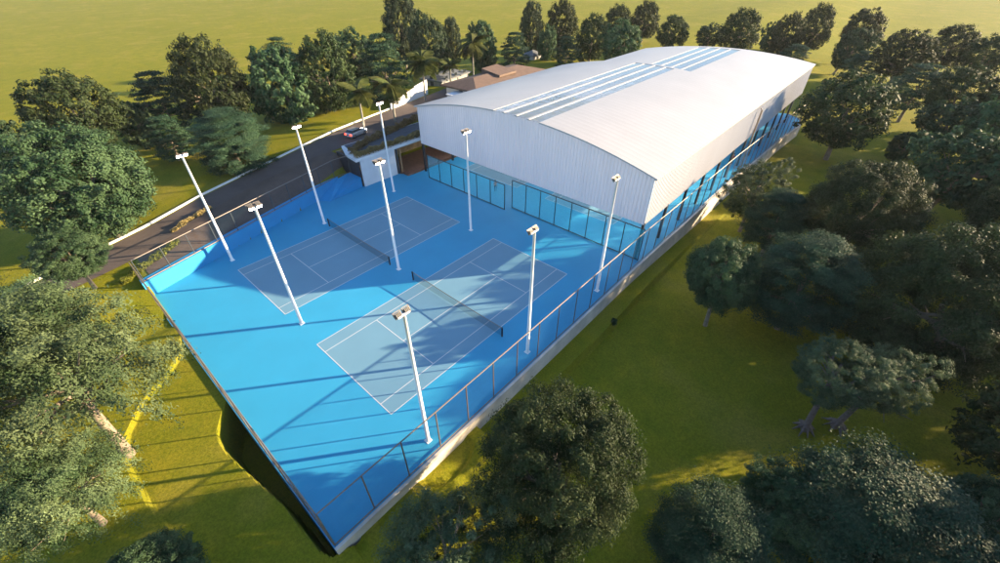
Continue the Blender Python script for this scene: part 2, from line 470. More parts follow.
for xa, xb in zip(xs[:-1], xs[1:]):
    ya, yb = float(cy(xa, CURB)), float(cy(xb, CURB)); za, zb = G(xa, ya), G(xb, yb)
    kb.prism([(xa, ya - 0.11), (xb, yb - 0.11), (xb, yb + 0.11), (xa, ya + 0.11)], [za - 0.2, zb - 0.2, zb - 0.2, za - 0.2], [za + 0.22, zb + 0.22, zb + 0.22, za + 0.22])
tag(kb.build("kerb", M['white_wall']), kind="structure")

# ------------------------------------------------------------------ sports platform
mb = MB(); mb.prism(PLAT, -0.3, 0.0)
tag(mb.build("sports_floor", M['blue']), kind="structure")

def wall_poly(mb, line, th, zb, zt):      # wall whose outer face follows line (outside on the right hand side)
    pts = [Vector((x, y, 0)) for x, y in line]
    nrm = []
    for i in range(len(pts)):
        d = (pts[min(i + 1, len(pts) - 1)] - pts[max(i - 1, 0)]).normalized(); nrm.append(Vector((d.y, -d.x, 0)))
    for i in range(len(pts) - 1):
        p, q = pts[i], pts[i + 1]; a2, b2 = p + nrm[i] * th, q + nrm[i + 1] * th
        mb.prism([(a2.x, a2.y), (b2.x, b2.y), (q.x, q.y), (p.x, p.y)], zb, zt)
mb = MB()
wall_poly(mb, [(-7.9, -5.003), (4.2, -5.003), (30, -5.003), (60, -5.403), (85, -6.203), (97.5, -7.003), (101.5, -6.003), (104, -3.003)], 0.22, -3.8, 0.06)
tag(mb.build("retaining_wall", M['concrete']), "long pale concrete retaining wall below the wire fence on the lawn side of the blue platform", "wall")
mb = MB()
mb.prism([(-7.703, -5.0), (-7.703, 30.1), (-7.9, 30.1), (-7.9, -5.0)][::-1], -3.8, 0.05)
tag(mb.build("retaining_wall", M['blue_wall']), "blue painted end wall of the platform standing in the dark pit by the lawn", "wall")
mb = MB()
mb.prism([(-7.9, WA[1] - 0.03 - 0.18), (19.0, wally(19.0)), (19.0, wally(19.0) + 0.85), (-7.9, WA[1] + 0.84 - 0.18)], -0.5, 1.72)
tag(mb.build("retaining_wall", M['blue_wall']), "low blue painted wall between the tennis platform and the road", "wall")
mb = MB()        # little blue ramp at the end of that wall
p0, p1, p2, p3 = (14.6, wally(14.6) - 0.02), (15.6, 34.9), (22.3, 36.4), (21.2, wally(19.2) + .3)
mb.v = [(p0[0], p0[1], 0.004), (p1[0], p1[1], 0.004), (21.4, 35.45, 0.004), (21.4, 38.4, 0.004), (p0[0], p0[1], 0.01), (p1[0], p1[1], 0.01), (21.4, 35.45, 1.5), (19.02, wally(19.0) - 0.01, 1.5), (21.4, 38.4, 1.5)]
mb.f = [(4, 5, 6, 8, 7), (1, 2, 6, 5), (2, 3, 8, 6), (0, 4, 7, 8, 3)]; mb.m = [0] * 4
tag(mb.build("ramp", M['blue_wall']), kind="structure")

# tennis courts --------------------------------------------------------------
CL, CW, SG = 23.77, 10.97, 1.372
def court(x0, y0):
    mb = MB(); mb.quadv([(x0, y0, 0.005), (x0 + CL, y0, 0.005), (x0 + CL, y0 + CW, 0.005), (x0, y0 + CW, 0.005)])
    tag(mb.build("tennis_court", M['court']), kind="structure")
    l = MB(); w = 0.065; z = 0.010
    def hl(xa, xb, y): l.quadv([(xa, y - w / 2, z), (xb, y - w / 2, z), (xb, y + w / 2, z), (xa, y + w / 2, z)])
    def vl(x, ya, yb): l.quadv([(x - w / 2, ya, z + .001), (x + w / 2, ya, z + .001), (x + w / 2, yb, z + .001), (x - w / 2, yb, z + .001)])
    for y in (0, SG, CW - SG, CW): hl(x0, x0 + CL, y0 + y)
    for x in (0, CL): vl(x0 + x, y0, y0 + CW)
    for s in (-6.4, 6.4): vl(x0 + CL / 2 + s, y0 + SG, y0 + CW - SG)
    hl(x0 + CL / 2 - 6.4, x0 + CL / 2 + 6.4, y0 + CW / 2 + 0.0007)
    for x, s in ((0, 1), (CL, -1)): hl(x0 + x + (0 if s > 0 else -0.15), x0 + x + (0.15 if s > 0 else 0), y0 + CW / 2)
    tag(l.build("court_lines", M['line']), kind="structure")
court(0, 0); court(0.03, 16.97)
court(36.6, 1.6); court(36.6, 17.9)

def tennis_net(x, y0, label):
    r = empty("tennis_net", (x, y0, 0)); tag(r, label, "net", "tennis nets")
    for y in (-0.914, CW + 0.914):
        m = MB(); m.tube([(0, y, 0), (0, y, 1.10)], 0.085, 10); m.build("post", M['black_steel'], r, True)
    m = MB(); n = 12
    ys = np.linspace(-0.86, CW + 0.86, n + 1)
    top = [0.95 + 0.12 * ((2 * k / n - 1) ** 2) for k in range(n + 1)]
    for k in range(n):
        m.quadv([(0, ys[k], 0.03), (0, ys[k + 1], 0.03), (0, ys[k + 1], top[k + 1]), (0, ys[k], top[k])])
    m.build("net_mesh", M['tennis_net'], r)
    m = MB(); m.tube([(0, ys[k], top[k] + 0.02) for k in range(n + 1)], 0.035, 6); m.build("head_band", M['rail_steel'], r)
tennis_net(CL / 2, 0, "tennis net on the half sunlit grey court nearer the lawn fence")
tennis_net(CL / 2 + .03, 16.97, "tennis net on the shaded grey court nearer the road")

# ------------------------------------------------------------------ sports hall
hall = empty("sports_hall", (31.4, 14.35, 0))
tag(hall, "large white sports hall with arched sheet roof and clear skylight strips beside the courts", "sports hall")
HX, HY = 31.4, 14.35
def rz_(y): return 12.6 - 2.45 * ((y - 14.35) / 18.6) ** 2
def hb(m): # into hall-local coordinates
    m.v = [(x - HX, y - HY, z) for x, y, z in m.v]; return m
X1 = 69.0                                            # where the narrower rear part begins
def xend(y): return 103.0 - (y + 4.3) * 0.60
Y0, Y1, Y2 = -4.65, 33.0, 24.0
SK1 = [(10.4, 11.85), (12.2, 13.75), (14.1, 15.75), (16.1, 17.5)]
SK2 = [(7.9, 9.4), (9.7, 11.2), (11.5, 13.0), (13.3, 14.8)]
def roof_piece(mb, xa, xb, ya, yb, off=0.0, th=0.16):
    n = max(1, int((yb - ya) / 0.9)); ys = np.linspace(ya, yb, n + 1)
    for y, yn in zip(ys[:-1], ys[1:]):
        xe0 = xb(y) if callable(xb) else xb; xe1 = xb(yn) if callable(xb) else xb
        z0, z1 = rz_(y) + off, rz_(yn) + off
        b = len(mb.v)
        mb.v += [(xa, y, z0), (xe0, y, z0), (xe1, yn, z1), (xa, yn, z1), (xa, y, z0 - th), (xe0, y, z0 - th), (xe1, yn, z1 - th), (xa, yn, z1 - th)]
        fs = [(0, 1, 2, 3), (7, 6, 5, 4), (0, 3, 7, 4), (1, 5, 6, 2)]
        if y == ys[0]: fs.append((0, 4, 5, 1))
        if yn == ys[-1]: fs.append((3, 2, 6, 7))
        for f in fs: mb.f.append(tuple(b + i for i in f)); mb.m.append(0)
rf = MB()
def gaps(sk, ya, yb):
    out = []; c = ya
    for p, q in sk: out.append((c, p)); c = q
    out.append((c, yb)); return out
for ya, yb in gaps(SK1, Y0, Y1 + 0.35): roof_piece(rf, HX - 0.25, X1 - 0.6, ya, yb)
roof_piece(rf, X1 - 0.6, X1, Y0, Y1 + 0.35)
for ya, yb in gaps(SK2, Y0, Y2 + 0.2): roof_piece(rf, X1, lambda y: xend(y) - 1.2, ya, yb)
# closing strip at the far edge
n = 34; ys = np.linspace(Y0, Y2 + 0.2, n)
for y, yn in zip(ys[:-1], ys[1:]):
    rf.quadv([(xend(y) - 1.2, y, rz_(y)), (xend(y) + .2, y, rz_(y)), (xend(yn) + .2, yn, rz_(yn)), (xend(yn) - 1.2, yn, rz_(yn))])
hb(rf).build("roof", M['roof'], hall)
for sk, xa, xb in ((SK1, HX - 0.2, lambda y: X1 - 0.62), (SK2, X1 + .02, lambda y: xend(y) - 1.22)):
    for p, q in sk:
        m = MB()
        zz = -0.05
        n = 2; ys = np.linspace(p + .01, q - .01, n + 1)
        for y, yn in zip(ys[:-1], ys[1:]):
            m.quadv([(xa, y, rz_(y) + zz), (xb(y), y, rz_(y) + zz), (xb(yn), yn, rz_(yn) + zz), (xa, yn, rz_(yn) + zz)])
        hb(m).build("skylight", M['skylight'], hall)
# purlins under the clear strips, one by one
def purlin(x, ya, yb):
    ys = np.linspace(ya, yb, 6); t = MB(); t.tube([(x, y, rz_(y) - 0.27) for y in ys], 0.045, 4)
    hb(t).build("purlin", M['truss'], hall)
for x in np.arange(HX + 0.6, X1 - 1, 1.48): purlin(x, 9.8, 18)
for x in np.arange(X1 + 1, 96, 1.48):
    yb = min(15.2, (103 - x - 1.5) / 0.6 - 4.3)
    if yb > 8: purlin(x, 7.5, yb)

# corrugated cladding: real ribs
def ribbed(mb, p0, p1, zb, ztf, pitch=0.42, dep=0.05):
    L = math.hypot(p1[0] - p0[0], p1[1] - p0[1]); n = max(1, int(L / pitch))
    tx, ty = (p1[0] - p0[0]) / L, (p1[1] - p0[1]) / L; nx_, ny_ = ty, -tx
    prof = []
    for k in range(n):
        s0 = k * L / n; w = L / n
        prof += [(s0, 0), (s0 + w * .55, 0), (s0 + w * .68, dep), (s0 + w * .87, dep)]
    prof.append((L, 0))
    pts = [(p0[0] + tx * s + nx_ * d, p0[1] + ty * s + ny_ * d) for s, d in prof]
    b = len(mb.v)
    for (x, y) in pts: mb.v += [(x, y, zb), (x, y, ztf(x, y))]
    for k in range(len(pts) - 1):
        mb.f.append((b + 2 * k, b + 2 * k + 2, b + 2 * k + 3, b + 2 * k + 1)); mb.m.append(0)
ZB = 4.55
cw = lambda x, y: rz_(y) - 0.14
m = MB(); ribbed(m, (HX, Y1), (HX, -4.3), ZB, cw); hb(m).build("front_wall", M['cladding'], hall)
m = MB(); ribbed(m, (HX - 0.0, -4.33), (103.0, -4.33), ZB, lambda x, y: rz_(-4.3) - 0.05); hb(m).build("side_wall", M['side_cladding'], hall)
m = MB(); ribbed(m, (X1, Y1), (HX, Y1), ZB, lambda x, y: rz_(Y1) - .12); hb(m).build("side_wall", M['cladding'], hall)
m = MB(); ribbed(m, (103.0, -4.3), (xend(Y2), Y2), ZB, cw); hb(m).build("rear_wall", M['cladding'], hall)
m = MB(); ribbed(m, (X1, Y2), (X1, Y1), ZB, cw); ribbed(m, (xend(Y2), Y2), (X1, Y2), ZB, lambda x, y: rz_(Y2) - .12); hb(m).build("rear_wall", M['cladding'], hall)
# eave trim and bottom beam
m = MB(); m.box(HX - .1, -4.55, rz_(-4.3) - 0.35, 103, -4.36, rz_(-4.3) - 0.20); hb(m).build("gutter", M['roof'], hall)
m = MB(); m.box(HX + 0.1, -4.28, ZB, 102.6, -4.06, ZB + .3); m.box(HX + .06, -4.0, ZB, HX + .26, Y1 - .1, ZB + .3); hb(m).build("bottom_beam", M['dark_steel'], hall)
# columns and trusses
cm_ = MB(); cm_.box(-.14, -.14, 0, .14, .14, ZB + .2); col_me = cm_.mesh("column", M['black_steel'])
for x in np.arange(HX + .15, 102.5, 5.93):
    link("column", col_me, hall, (x - HX, -4.2 - HY, 0))
    if x < X1: link("column", col_me, hall, (x - HX, Y1 - .25 - HY, 0))
def truss_mesh(ya, yb):
    t = MB(); n = 22; ys = np.linspace(ya, yb, n + 1)
    top = [(0, y, rz_(y) - .42) for y in ys]; bot = [(0, y, rz_(y) - 1.75) for y in ys]
    t.tube(top, .075, 6); t.tube(bot, .075, 6)
    for k in range(n):
        t.tube([top[k], bot[k]], .04, 5)
        t.tube([bot[k], top[k + 1]] if k % 2 else [top[k], bot[k + 1]], .04, 5)
    t.v = [(x, y - HY, z) for x, y, z in t.v]
    return t.mesh("truss", M['truss'])
t1, t2 = truss_mesh(-4.0, 32.7), truss_mesh(-4.0, 23.7)
for x in np.arange(HX + .6, X1, 5.93): link("truss", t1, hall, (x - HX, 0, 0))
for x in np.arange(HX + .6 + 5.93 * 7, 86, 5.93): link("truss", t2, hall, (x - HX, 0, 0))
# lit tube lamps hung from the trusses
M['tube'] = newmat('lit_tube_lamp')[0]
tb = M['tube'].node_tree.nodes["Principled BSDF"]; tb.inputs["Emission Color"].default_value = (0.92, 0.97, 1.0, 1); tb.inputs["Emission Strength"].default_value = 8.0
lm = MB(); lm.box(-1.6, -.12, -.05, 1.6, .12, .05); lme = lm.mesh("tube_lamp", M['tube'])
for x in np.arange(HX + 3.5, 66, 5.93):
    for y in (0.0, 4.6, 8.4, 26.0, 30.0): link("tube_lamp", lme, hall, (x - HX, y - HY, rz_(y) - 1.95))
# rainwater post on the lawn side
m = MB(); m.box(66.9, -5.0, 0, 67.1, -4.75, 9.0); m.tube([(67.0, -4.9, 9.0), (67.0, -4.6, 9.3)], .08, 6)
tag(m.build("tall_post", M['rail_steel']), "single tall grey brown post standing against the white long wall of the hall", "post")

# ------------------------------------------------------------------ fences
def fence(label, line, zb, zt, pitch, post_m, rail_m, mesh_m, w=0.05, name="wire_fence", midrail=False, bottom=True, railw=None):
    x0, y0 = line[0]
    r = empty(name, (x0, y0, 0)); tag(r, label, "fence")
    pts = [Vector((x - x0, y - y0, 0)) for x, y in line]
    segl = [(q - p).length for p, q in zip(pts[:-1], pts[1:])]; L = sum(segl)
    def at(s):
        for p, q, l in zip(pts[:-1], pts[1:], segl):
            if s <= l + 1e-6: return p.lerp(q, min(1, s / l))
            s -= l
        return pts[-1]
    n = max(1, round(L / pitch))
    pm_ = MB(); pm_.tube([(0, 0, zb), (0, 0, zt)], w, 6)
    pme = pm_.mesh("post", post_m)
    for k in range(n + 1): link("post", pme, r, at(k * L / n))
    rw = railw or w
    def rail(z, nm):
        t = MB(); t.tube([tuple(p + Vector((0, 0, z))) for p in pts], rw, 6); t.build(nm, rail_m, r)
    rail(zt, "top_rail")
    if bottom: rail(zb + .08, "bottom_rail")
    if midrail: rail((zt + zb) / 2, "mid_rail")
    t = MB()
    for k in range(n):
        p, q = at(k * L / n), at((k + 1) * L / n)
        t.quadv([(p.x, p.y, zb + .06), (q.x, q.y, zb + .06), (q.x, q.y, zt), (p.x, p.y, zt)])
    t.build("mesh_panel", mesh_m, r)
    return r
fence("long wire fence on the pale wall between the platform and the shady lawn", [(-7.78, -4.9), (30, -4.9), (60, -5.3), (85, -6.1), (97.5, -6.9), (101.4, -5.9), (103.6, -3)], 0.06, 4.26, 2.8, M['rail_steel'], M['rail_steel'], M['wire_blue'], 0.05, railw=.05)
fence("wire fence along the pit end of the blue platform", [(-7.8, 30.0), (-7.8, -4.8)], 0.05, 4.26, 2.9, M['rail_steel'], M['rail_steel'], M['wire'], 0.045)
fence("wire fence standing on the low blue wall by the road", [(-7.6, wally(-7.6) + .12), (18.9, wally(18.9) + .12), (21.2, 37.7)], 1.72, 4.3, 2.6, M['dark_steel'], M['rail_steel'], M['wire'], 0.05)
fence("black framed teal net screen under the hall front wall with a person behind it", [(30.2, 30.4), (30.2, 14.75)], 0.02, 3.7, 2.6, M['black_steel'], M['black_steel'], M['screen'], 0.06, name="net_screen")
fence("black framed teal net screen under the hall front wall ending at the lawn fence", [(31.3, 14.35), (31.3, -4.6)], 0.02, 4.1, 2.37, M['black_steel'], M['black_steel'], M['screen'], 0.06, name="net_screen")

# ------------------------------------------------------------------ floodlight poles
pm_ = MB(); pm_.tube([(0, 0, 0), (0, 0, 6), (0, 0, 12.45)], [.15, .125, .10], 12); pole_me = pm_.mesh("pole", M['white_steel'], True)
pm_ = MB(); pm_.box(-.22, -.22, 0, .22, .22, .03); base_me = pm_.mesh("base_plate", M['white_steel'])
pm_ = MB(); pm_.box(-.40, -.05, 12.42, .40, .05, 12.52); bar_me = pm_.mesh("crossbar", M['white_steel'])
def head_meshes():
    h = MB()      # casing faces +Y, tilted down later
    h.box(-.34, -.10, -.26, .34, .12, .26); h.box(-.26, -.22, -.18, .26, -.10, .18)
    for k in range(4): h.box(-.24 + k * .15, -.27, -.16, -.20 + k * .15, -.22, .16)
    l = MB(); l.box(-.30, .12, -.22, .30, .135, .22)
    b = MB(); b.box(-.40, -.04, -.06, -.34, .04, .40); b.box(.34, -.04, -.06, .40, .04, .40); b.box(-.40, -.04, .34, .40, .04, .40)
    return h.mesh("floodlight", M['lamp_body']), l.mesh("lens", M['lamp']), b.mesh("bracket", M['rail_steel'])
head_me, lens_me, brk_me = head_meshes()
def lamp_pole(x, y, faces, label):
    r = empty("floodlight_pole", (x, y, 0)); tag(r, label, "light pole", "floodlight poles round the tennis courts")
    link("pole", pole_me, r); link("base_plate", base_me, r); link("crossbar", bar_me, r)
    for s in faces:
        for sx in (-.29, .29):
            h = link("floodlight", head_me, r, (sx, .15 * s, 12.50)); h.scale = (.62, .62, .62)
            h.rotation_euler = (math.radians(-38), 0, 0 if s > 0 else math.pi)
            l = link("lens", lens_me, h); l["label"] = "lit white lens"
            link("bracket", brk_me, h)
lamp_pole(0.40, 30.36, (-1,), "white floodlight pole by the blue wall nearest the platform's pit end")
lamp_pole(11.85, 30.0, (-1,), "white floodlight pole beside the net post of the road side court")
lamp_pole(23.6, 30.75, (-1,), "white floodlight pole in front of the white annex wall")
lamp_pole(0.48, 14.57, (-1, 1), "white floodlight pole in the sun at the pit end between the two courts")
lamp_pole(12.05, 14.62, (-1, 1), "white floodlight pole between the two courts beside both nets")
lamp_pole(23.35, 14.46, (-1, 1), "white floodlight pole in shade between the courts before the hall net screen")
lamp_pole(23.5, -3.95, (1,), "white floodlight pole by the lawn fence closest to the hall corner")
lamp_pole(11.95, -3.85, (1,), "white floodlight pole by the lawn fence near the sunlit net post")
lamp_pole(0.46, -3.8, (1,), "nearest white floodlight pole by the lawn fence at the court's front corner")

# ------------------------------------------------------------------ annex with planted deck
an = empty("annex", (21.6, 35.2, 0)); tag(an, "low white annex with a flat deck roof beside the road and hall", "annex")
ax = lambda m: (setattr(m, 'v', [(x - 21.6, y - 35.2, z) for x, y, z in m.v]), m)[1]
m = MB(); m.box(21.7, 35.2, 0, 27.8, 35.45, 4.1); ax(m).build("front_wall", M['white_wall'], an)
m = MB(); m.prism([(20.9, 34.95), (46.2, 34.95), (46.2, 41.4), (22.6, 41.4), (21.2, 38.0)], 4.1, 4.46); ax(m).build("deck_roof", M['white_wall'], an)
m = MB(); m.box(21.3, 38.3, 0, 21.6, 41.0, 4.1); m.box(21.3, 35.25, 3.4, 21.6, 38.3, 4.1); ax(m).build("end_wall", M['dark_door'], an)
m = MB(); m.box(21.5, 35.5, 0, 21.58, 38.3, 3.4); ax(m).build("door", M['dark_door'], an)
m = MB(); m.box(21.3, 40.8, -0.2, 46, 41.1, 4.1); ax(m).build("back_wall", M['tan_wall'], an)
for x in (28.15, 28.75):
    m = MB(); m.box(x - .13, 35.15, 0, x + .13, 35.4, 4.1); ax(m).build("timber_post", M['timber' if x > 28.5 else 'dark_steel'], an)
for x in (33.5, 39.0, 44.5):
    m = MB(); m.box(x - .13, 35.15, 0, x + .13, 35.4, 4.1); ax(m).build("steel_post", M['black_steel'], an)
m = MB(); m.quadv([(21.8, 36.0, 4.466), (46, 36.0, 4.466), (46, 41.3, 4.466), (23.0, 41.3, 4.466)]); ax(m).build("deck_paving", M['asphalt2'], an)
m = MB(); m.prism([(27.95, 35.3), (29.2, 33.3), (46.0, 33.3), (46.0, 40.7), (21.65, 40.7), (21.65, 35.5), (27.95, 35.5)], -0.2, 0.012)
tag(m.build("annex_floor", M['brown_deck']), kind="structure")
m = MB(); m.box(28.4, 33.4, 0.014, 40, 34.6, 0.35); tag(m.build("planter_step", M['brown_deck']), "brown raised step beside the blue floor under the annex deck", "step")

# ------------------------------------------------------------------ foliage tools
rng = np.random.default_rng(7)
def leaves(cent, nrm, size, r_, asp=0.5):
    """one kite-shaped leaf per centre"""
    n = len(cent)
    nrm = nrm / np.linalg.norm(nrm, axis=1, keepdims=True)
    rnd = r_.normal(size=(n, 3)); t = np.cross(nrm, rnd); t /= np.linalg.norm(t, axis=1, keepdims=True)
    b = np.cross(nrm, t)
    sz = size * r_.uniform(.65, 1.3, (n, 1))
    v = np.stack([cent - t * sz * .5, cent + b * sz * asp * .5 - t * sz * .05, cent + t * sz * .5 + nrm * sz * .08, cent - b * sz * asp * .5 - t * sz * .05], 1).reshape(-1, 3)
    f = np.arange(4 * n).reshape(n, 4)
    return v, f

def dirs(n, r_):
    d = r_.normal(size=(n, 3)); return d / np.linalg.norm(d, axis=1, keepdims=True)

def lobes(d, seed, amp):
    r2 = np.random.default_rng(seed); out = np.ones(len(d))
    for k in range(9):
        c = dirs(1, r2)[0]; out += amp * r2.uniform(.3, 1) * np.exp((d @ c - 1) * r2.uniform(6, 14)) * r2.choice([1, 1, -0.7])
    return out

def crown_mesh(kind, seed, nclump, per, size):
    r_ = np.random.default_rng(seed)
    R = 5.0
    if kind == 'C':                                     # tiers of flat pads
        cs = []
        for k in range(nclump):
            z = r_.uniform(-.75, 1.0); rad = math.sqrt(max(.03, 1 - (max(z, 0) if z > 0 else z * .8) ** 2)) * (1 + .12 * math.sin(z * 17 + seed))
            a_ = r_.uniform(0, 2 * math.pi); q = rad * r_.uniform(.0, 1) ** .42
            zz = round(z * 5.5) / 5.5 * .75 + z * .25
            cs.append((math.cos(a_) * q, math.sin(a_) * q, zz - .10 * q * q))
        cs = np.array(cs) * R
        off = r_.normal(size=(nclump, per, 3)) * np.array([.40, .40, .10]) * r_.uniform(.7, 1.4, (nclump, 1, 1))
        c = (cs[:, None] + off).reshape(-1, 3)
        out = c / (np.linalg.norm(c, axis=1, keepdims=True) + 1e-6)
        nr = out * .55 + np.array([0, 0, .75]) + r_.normal(size=c.shape) * .45
        v, f = leaves(c, nr, size, r_, .55)
    elif kind == 'W':                                   # loose, drooping, see-through
        d = dirs(nclump, r_); d[:, 2] = np.where(d[:, 2] < -.55, -d[:, 2], d[:, 2])
        rad = (r_.uniform(.12, 1, nclump) ** .50) * lobes(d, seed + 3, .40)
        cs = d * rad[:, None] * R * np.array([1, 1, .9])
        sp = r_.normal(size=(nclump, per, 3)) * np.array([.32, .32, .16])
        t = r_.uniform(0, 1, (nclump, per, 1))
        dirn = (d * .6 + r_.normal(size=d.shape) * .45)[:, None]
        c = cs[:, None] + sp * .9 + dirn * t * 1.2; c[..., 2] -= t[..., 0] ** 2 * .6
        c = c.reshape(-1, 3)
        cn = (d + r_.normal(size=d.shape) * .5 + np.array([0, 0, .5]))[:, None]
        nr = (cn + r_.normal(size=(nclump, per, 3)) * .55).reshape(-1, 3)
        v, f = leaves(c, nr, size, r_, .36)
    else:
        amp = {'D': .22, 'B': .34, 'T': .16, 'L': .30}[kind]
        crad = {'D': .62, 'B': .62, 'T': .6, 'L': .55}[kind]
        d = dirs(nclump, r_)
        rad = (r_.uniform(.2, 1, nclump) ** .36) * lobes(d, seed + 5, amp)
        cs = d * rad[:, None] * (R - .45)
        cs[:, 2] = np.where(cs[:, 2] < 0, cs[:, 2] * .78, cs[:, 2])
        cr = crad * r_.uniform(.55, 1.35, (nclump, 1, 1))
        off = dirs(nclump * per, r_).reshape(nclump, per, 3) * (r_.uniform(0, 1, (nclump, per, 1)) ** .5) * cr * np.array([1, 1, .78])
        c = (cs[:, None] + off).reshape(-1, 3)
        o = off.reshape(-1, 3); o = o / (np.linalg.norm(o, axis=1, keepdims=True) + 1e-6)
        g = c / (np.linalg.norm(c, axis=1, keepdims=True) + 1e-6)
        nr = o * .8 + g * .45 + r_.normal(size=c.shape) * (.5 if kind == 'D' else .42) + np.array([0, 0, .25])
        v, f = leaves(c, nr, size, r_, {'D': .42, 'B': .62, 'T': .5, 'L': .45}[kind])
    q = np.percentile(np.hypot(v[:, 0], v[:, 1]), 98.5); v[:, :2] *= 5.0 / q
    zt, zb_ = np.percentile(v[:, 2], 99.5), np.percentile(v[:, 2], 0.7)
    v[:, 2] = np.where(v[:, 2] > 0, v[:, 2] * 5.0 / zt, v[:, 2] * 4.4 / abs(zb_))
    return np_mesh("crown_" + kind.lower(), v, f, [LEAF[kind]])

def trunk_mesh(seed, mat, limbs=7, rad=.26, spread=3.4, rise=3.2, roots=False, height=5.0):
    r_ = random.Random(seed); m = MB()
    bx, by = r_.uniform(-.25, .25), r_.uniform(-.25, .25)
    m.tube([(0, 0, -.6), (0, 0, .05), (bx * .4, by * .4, height * .35), (bx, by, height * .75), (bx * .7, by * .7, height * 1.12)], [rad * 1.55, rad * 1.25, rad, rad * .8, rad * .4], 10)
    for k in range(limbs):
        a_ = 2 * math.pi * k / limbs + r_.uniform(-.4, .4); z0 = height * r_.uniform(.55, .95); q = spread * r_.uniform(.6, 1.05)
        p0 = (bx * .8, by * .8, z0); p2 = (math.cos(a_) * q, math.sin(a_) * q, z0 + rise * r_.uniform(.35, 1))
        p1 = (p0[0] * .5 + p2[0] * .45 + r_.uniform(-.2, .2), p0[1] * .5 + p2[1] * .45 + r_.uniform(-.2, .2), z0 + (p2[2] - z0) * .4)
        m.tube([p0, p1, p2], [rad * .5, rad * .33, rad * .1], 6)
        for s in range(2):
            p3 = tuple(p2[i] + r_.uniform(-1, 1) * .9 for i in range(3))
            m.tube([p1, tuple((p1[i] + p3[i]) / 2 + r_.uniform(-.1, .1) for i in range(3)), p3], [rad * .24, rad * .16, rad * .06], 5)
    if roots:
        for k in range(8):
            a_ = 2 * math.pi * k / 8 + r_.uniform(-.15, .15); q = r_.uniform(.9, 1.35)
            m.tube([(0, 0, .55), (math.cos(a_) * q * .5, math.sin(a_) * q * .5, .30), (math.cos(a_) * q, math.sin(a_) * q, -.03)], [.17, .12, .03], 6)
    return m.mesh("trunk", mat, True)

PROTO = {}
def crowns(kind, hi):
    k = (kind, hi)
    if k not in PROTO:
        spec = {('D', 1): (560, 260, .14), ('D', 0): (430, 46, .37), ('B', 1): (520, 190, .19), ('B', 0): (330, 44, .42), ('T', 1): (600, 60, .22), ('T', 0): (420, 42, .37),
                ('C', 1): (330, 420, .155), ('C', 0): (230, 76, .36), ('L', 1): (420, 170, .16), ('L', 0): (300, 34, .36), ('W', 1): (430, 170, .21), ('W', 0): (250, 26, .4)}[k]
        PROTO[k] = [crown_mesh(kind, 11 + 13 * i + ord(kind), *spec) for i in range(2)]
    return PROTO[k]
TR = {kd: [trunk_mesh(3 + i + ord(kd), M['bark'], 7 if kd != 'W' else 11, .26, 3.4 if kd != 'C' else 3.9, 1.9 if kd != 'C' else 0.7) for i in range(2)] for kd in 'DBCTLW'}
TNAME = {'D': 'broadleaf_tree', 'B': 'broadleaf_tree', 'C': 'cedar_tree', 'T': 'broadleaf_tree', 'L': 'small_leaf_tree', 'W': 'olive_tree'}
_tn = [0]
def tree(kd, base, cz, R, Ry, label, lean=(0, 0), hi=0, group=None, zg=None, tscale=None, trunk=None):
    """cz = height of the crown's middle above sea level"""
    _tn[0] += 1; i = _tn[0]; r_ = random.Random(i * 7)
    x, y = base; z = G(x, y) if zg is None else zg
    hc = max(cz - z, Ry * .8)
    r = empty(TNAME[kd], (x, y, z)); tag(r, label, "tree", group)
    c = link("crown", crowns(kd, hi)[i % 2], r, (lean[0], lean[1], hc))
    g_ = 1.0 if hi else 1.02
    c.scale = (R / 5 * r_.uniform(.96, 1.04) * g_, R / 5 * r_.uniform(.96, 1.04) * g_, Ry / 5 * 1.04 * g_); c.rotation_euler = (0, 0, r_.uniform(0, 6.28))
    t = link("trunk", trunk or TR[kd][i % 2], r)
    s = tscale or (R / 5)
    t.scale = (s, s, hc / 5.0); t.rotation_euler = (0, 0, r_.uniform(0, 6.28))
    if lean != (0, 0):
        L = math.hypot(*lean); t.rotation_euler = Vector((lean[0], lean[1], hc)).to_track_quat('Z', 'Y').to_euler()
    return r

# ------------------------------------------------------------------ trees on the road side
tree('B', (-6.9, 42.6), 8.2, 6.9, 5.8, "big spreading green tree beside the kerb, largest on the road side", lean=(-.5, -.3), hi=1)
tree('B', (-11.3, 58), 8.0, 4.2, 4.4, "green tree cut by the left edge behind the big spreading tree")
tree('D', (-3.1, 64.2), 10.4, 5.6, 4.7, "dark olive tree rising behind the big spreading kerb tree")
tree('B', (3.7, 69.6), 6.0, 3.1, 3.4, "slim green tree with a visible pale trunk right of the dark olive tree")
tree('B', (-11.2, 33.2), 5.4, 3.0, 2.2, "small round green tree on the grass strip where the road leaves the picture", hi=1)
tree('W', (-14.3, 11.2), 8.4, 5.6, 4.6, "tall silvery loose tree on the sunny lawn whose twigs reach the platform edge", lean=(.1, .8), hi=1)
tree('W', (-15.6, 20.3), 6.6, 4.8, 3.9, "silvery loose tree at the left edge below the road's end", hi=1)
tree('W', (-16.6, 6.8), 4.5, 3.3, 3.0, "lower silvery tree with a short pale trunk in the bottom left corner", hi=1)
tree('B', (-15.0, -0.5), 2.5, 2.4, 2.1, "small tree whose top just enters the bottom edge left of the pit", hi=1)
tree('C', (9, 73), 7.9, 4.1, 4.4, "blue green tiered tree behind the left lamp poles at the field edge")
tree('D', (15, 64.3), 10.7, 5.6, 6.5, "tall dark dome of a tree against the field, above the tiered tree by the kerb")
tree('C', (5.2, 59.5), 6.0, 3.0, 3.0, "small tiered tree half hidden left of the pale tiered kerb tree")
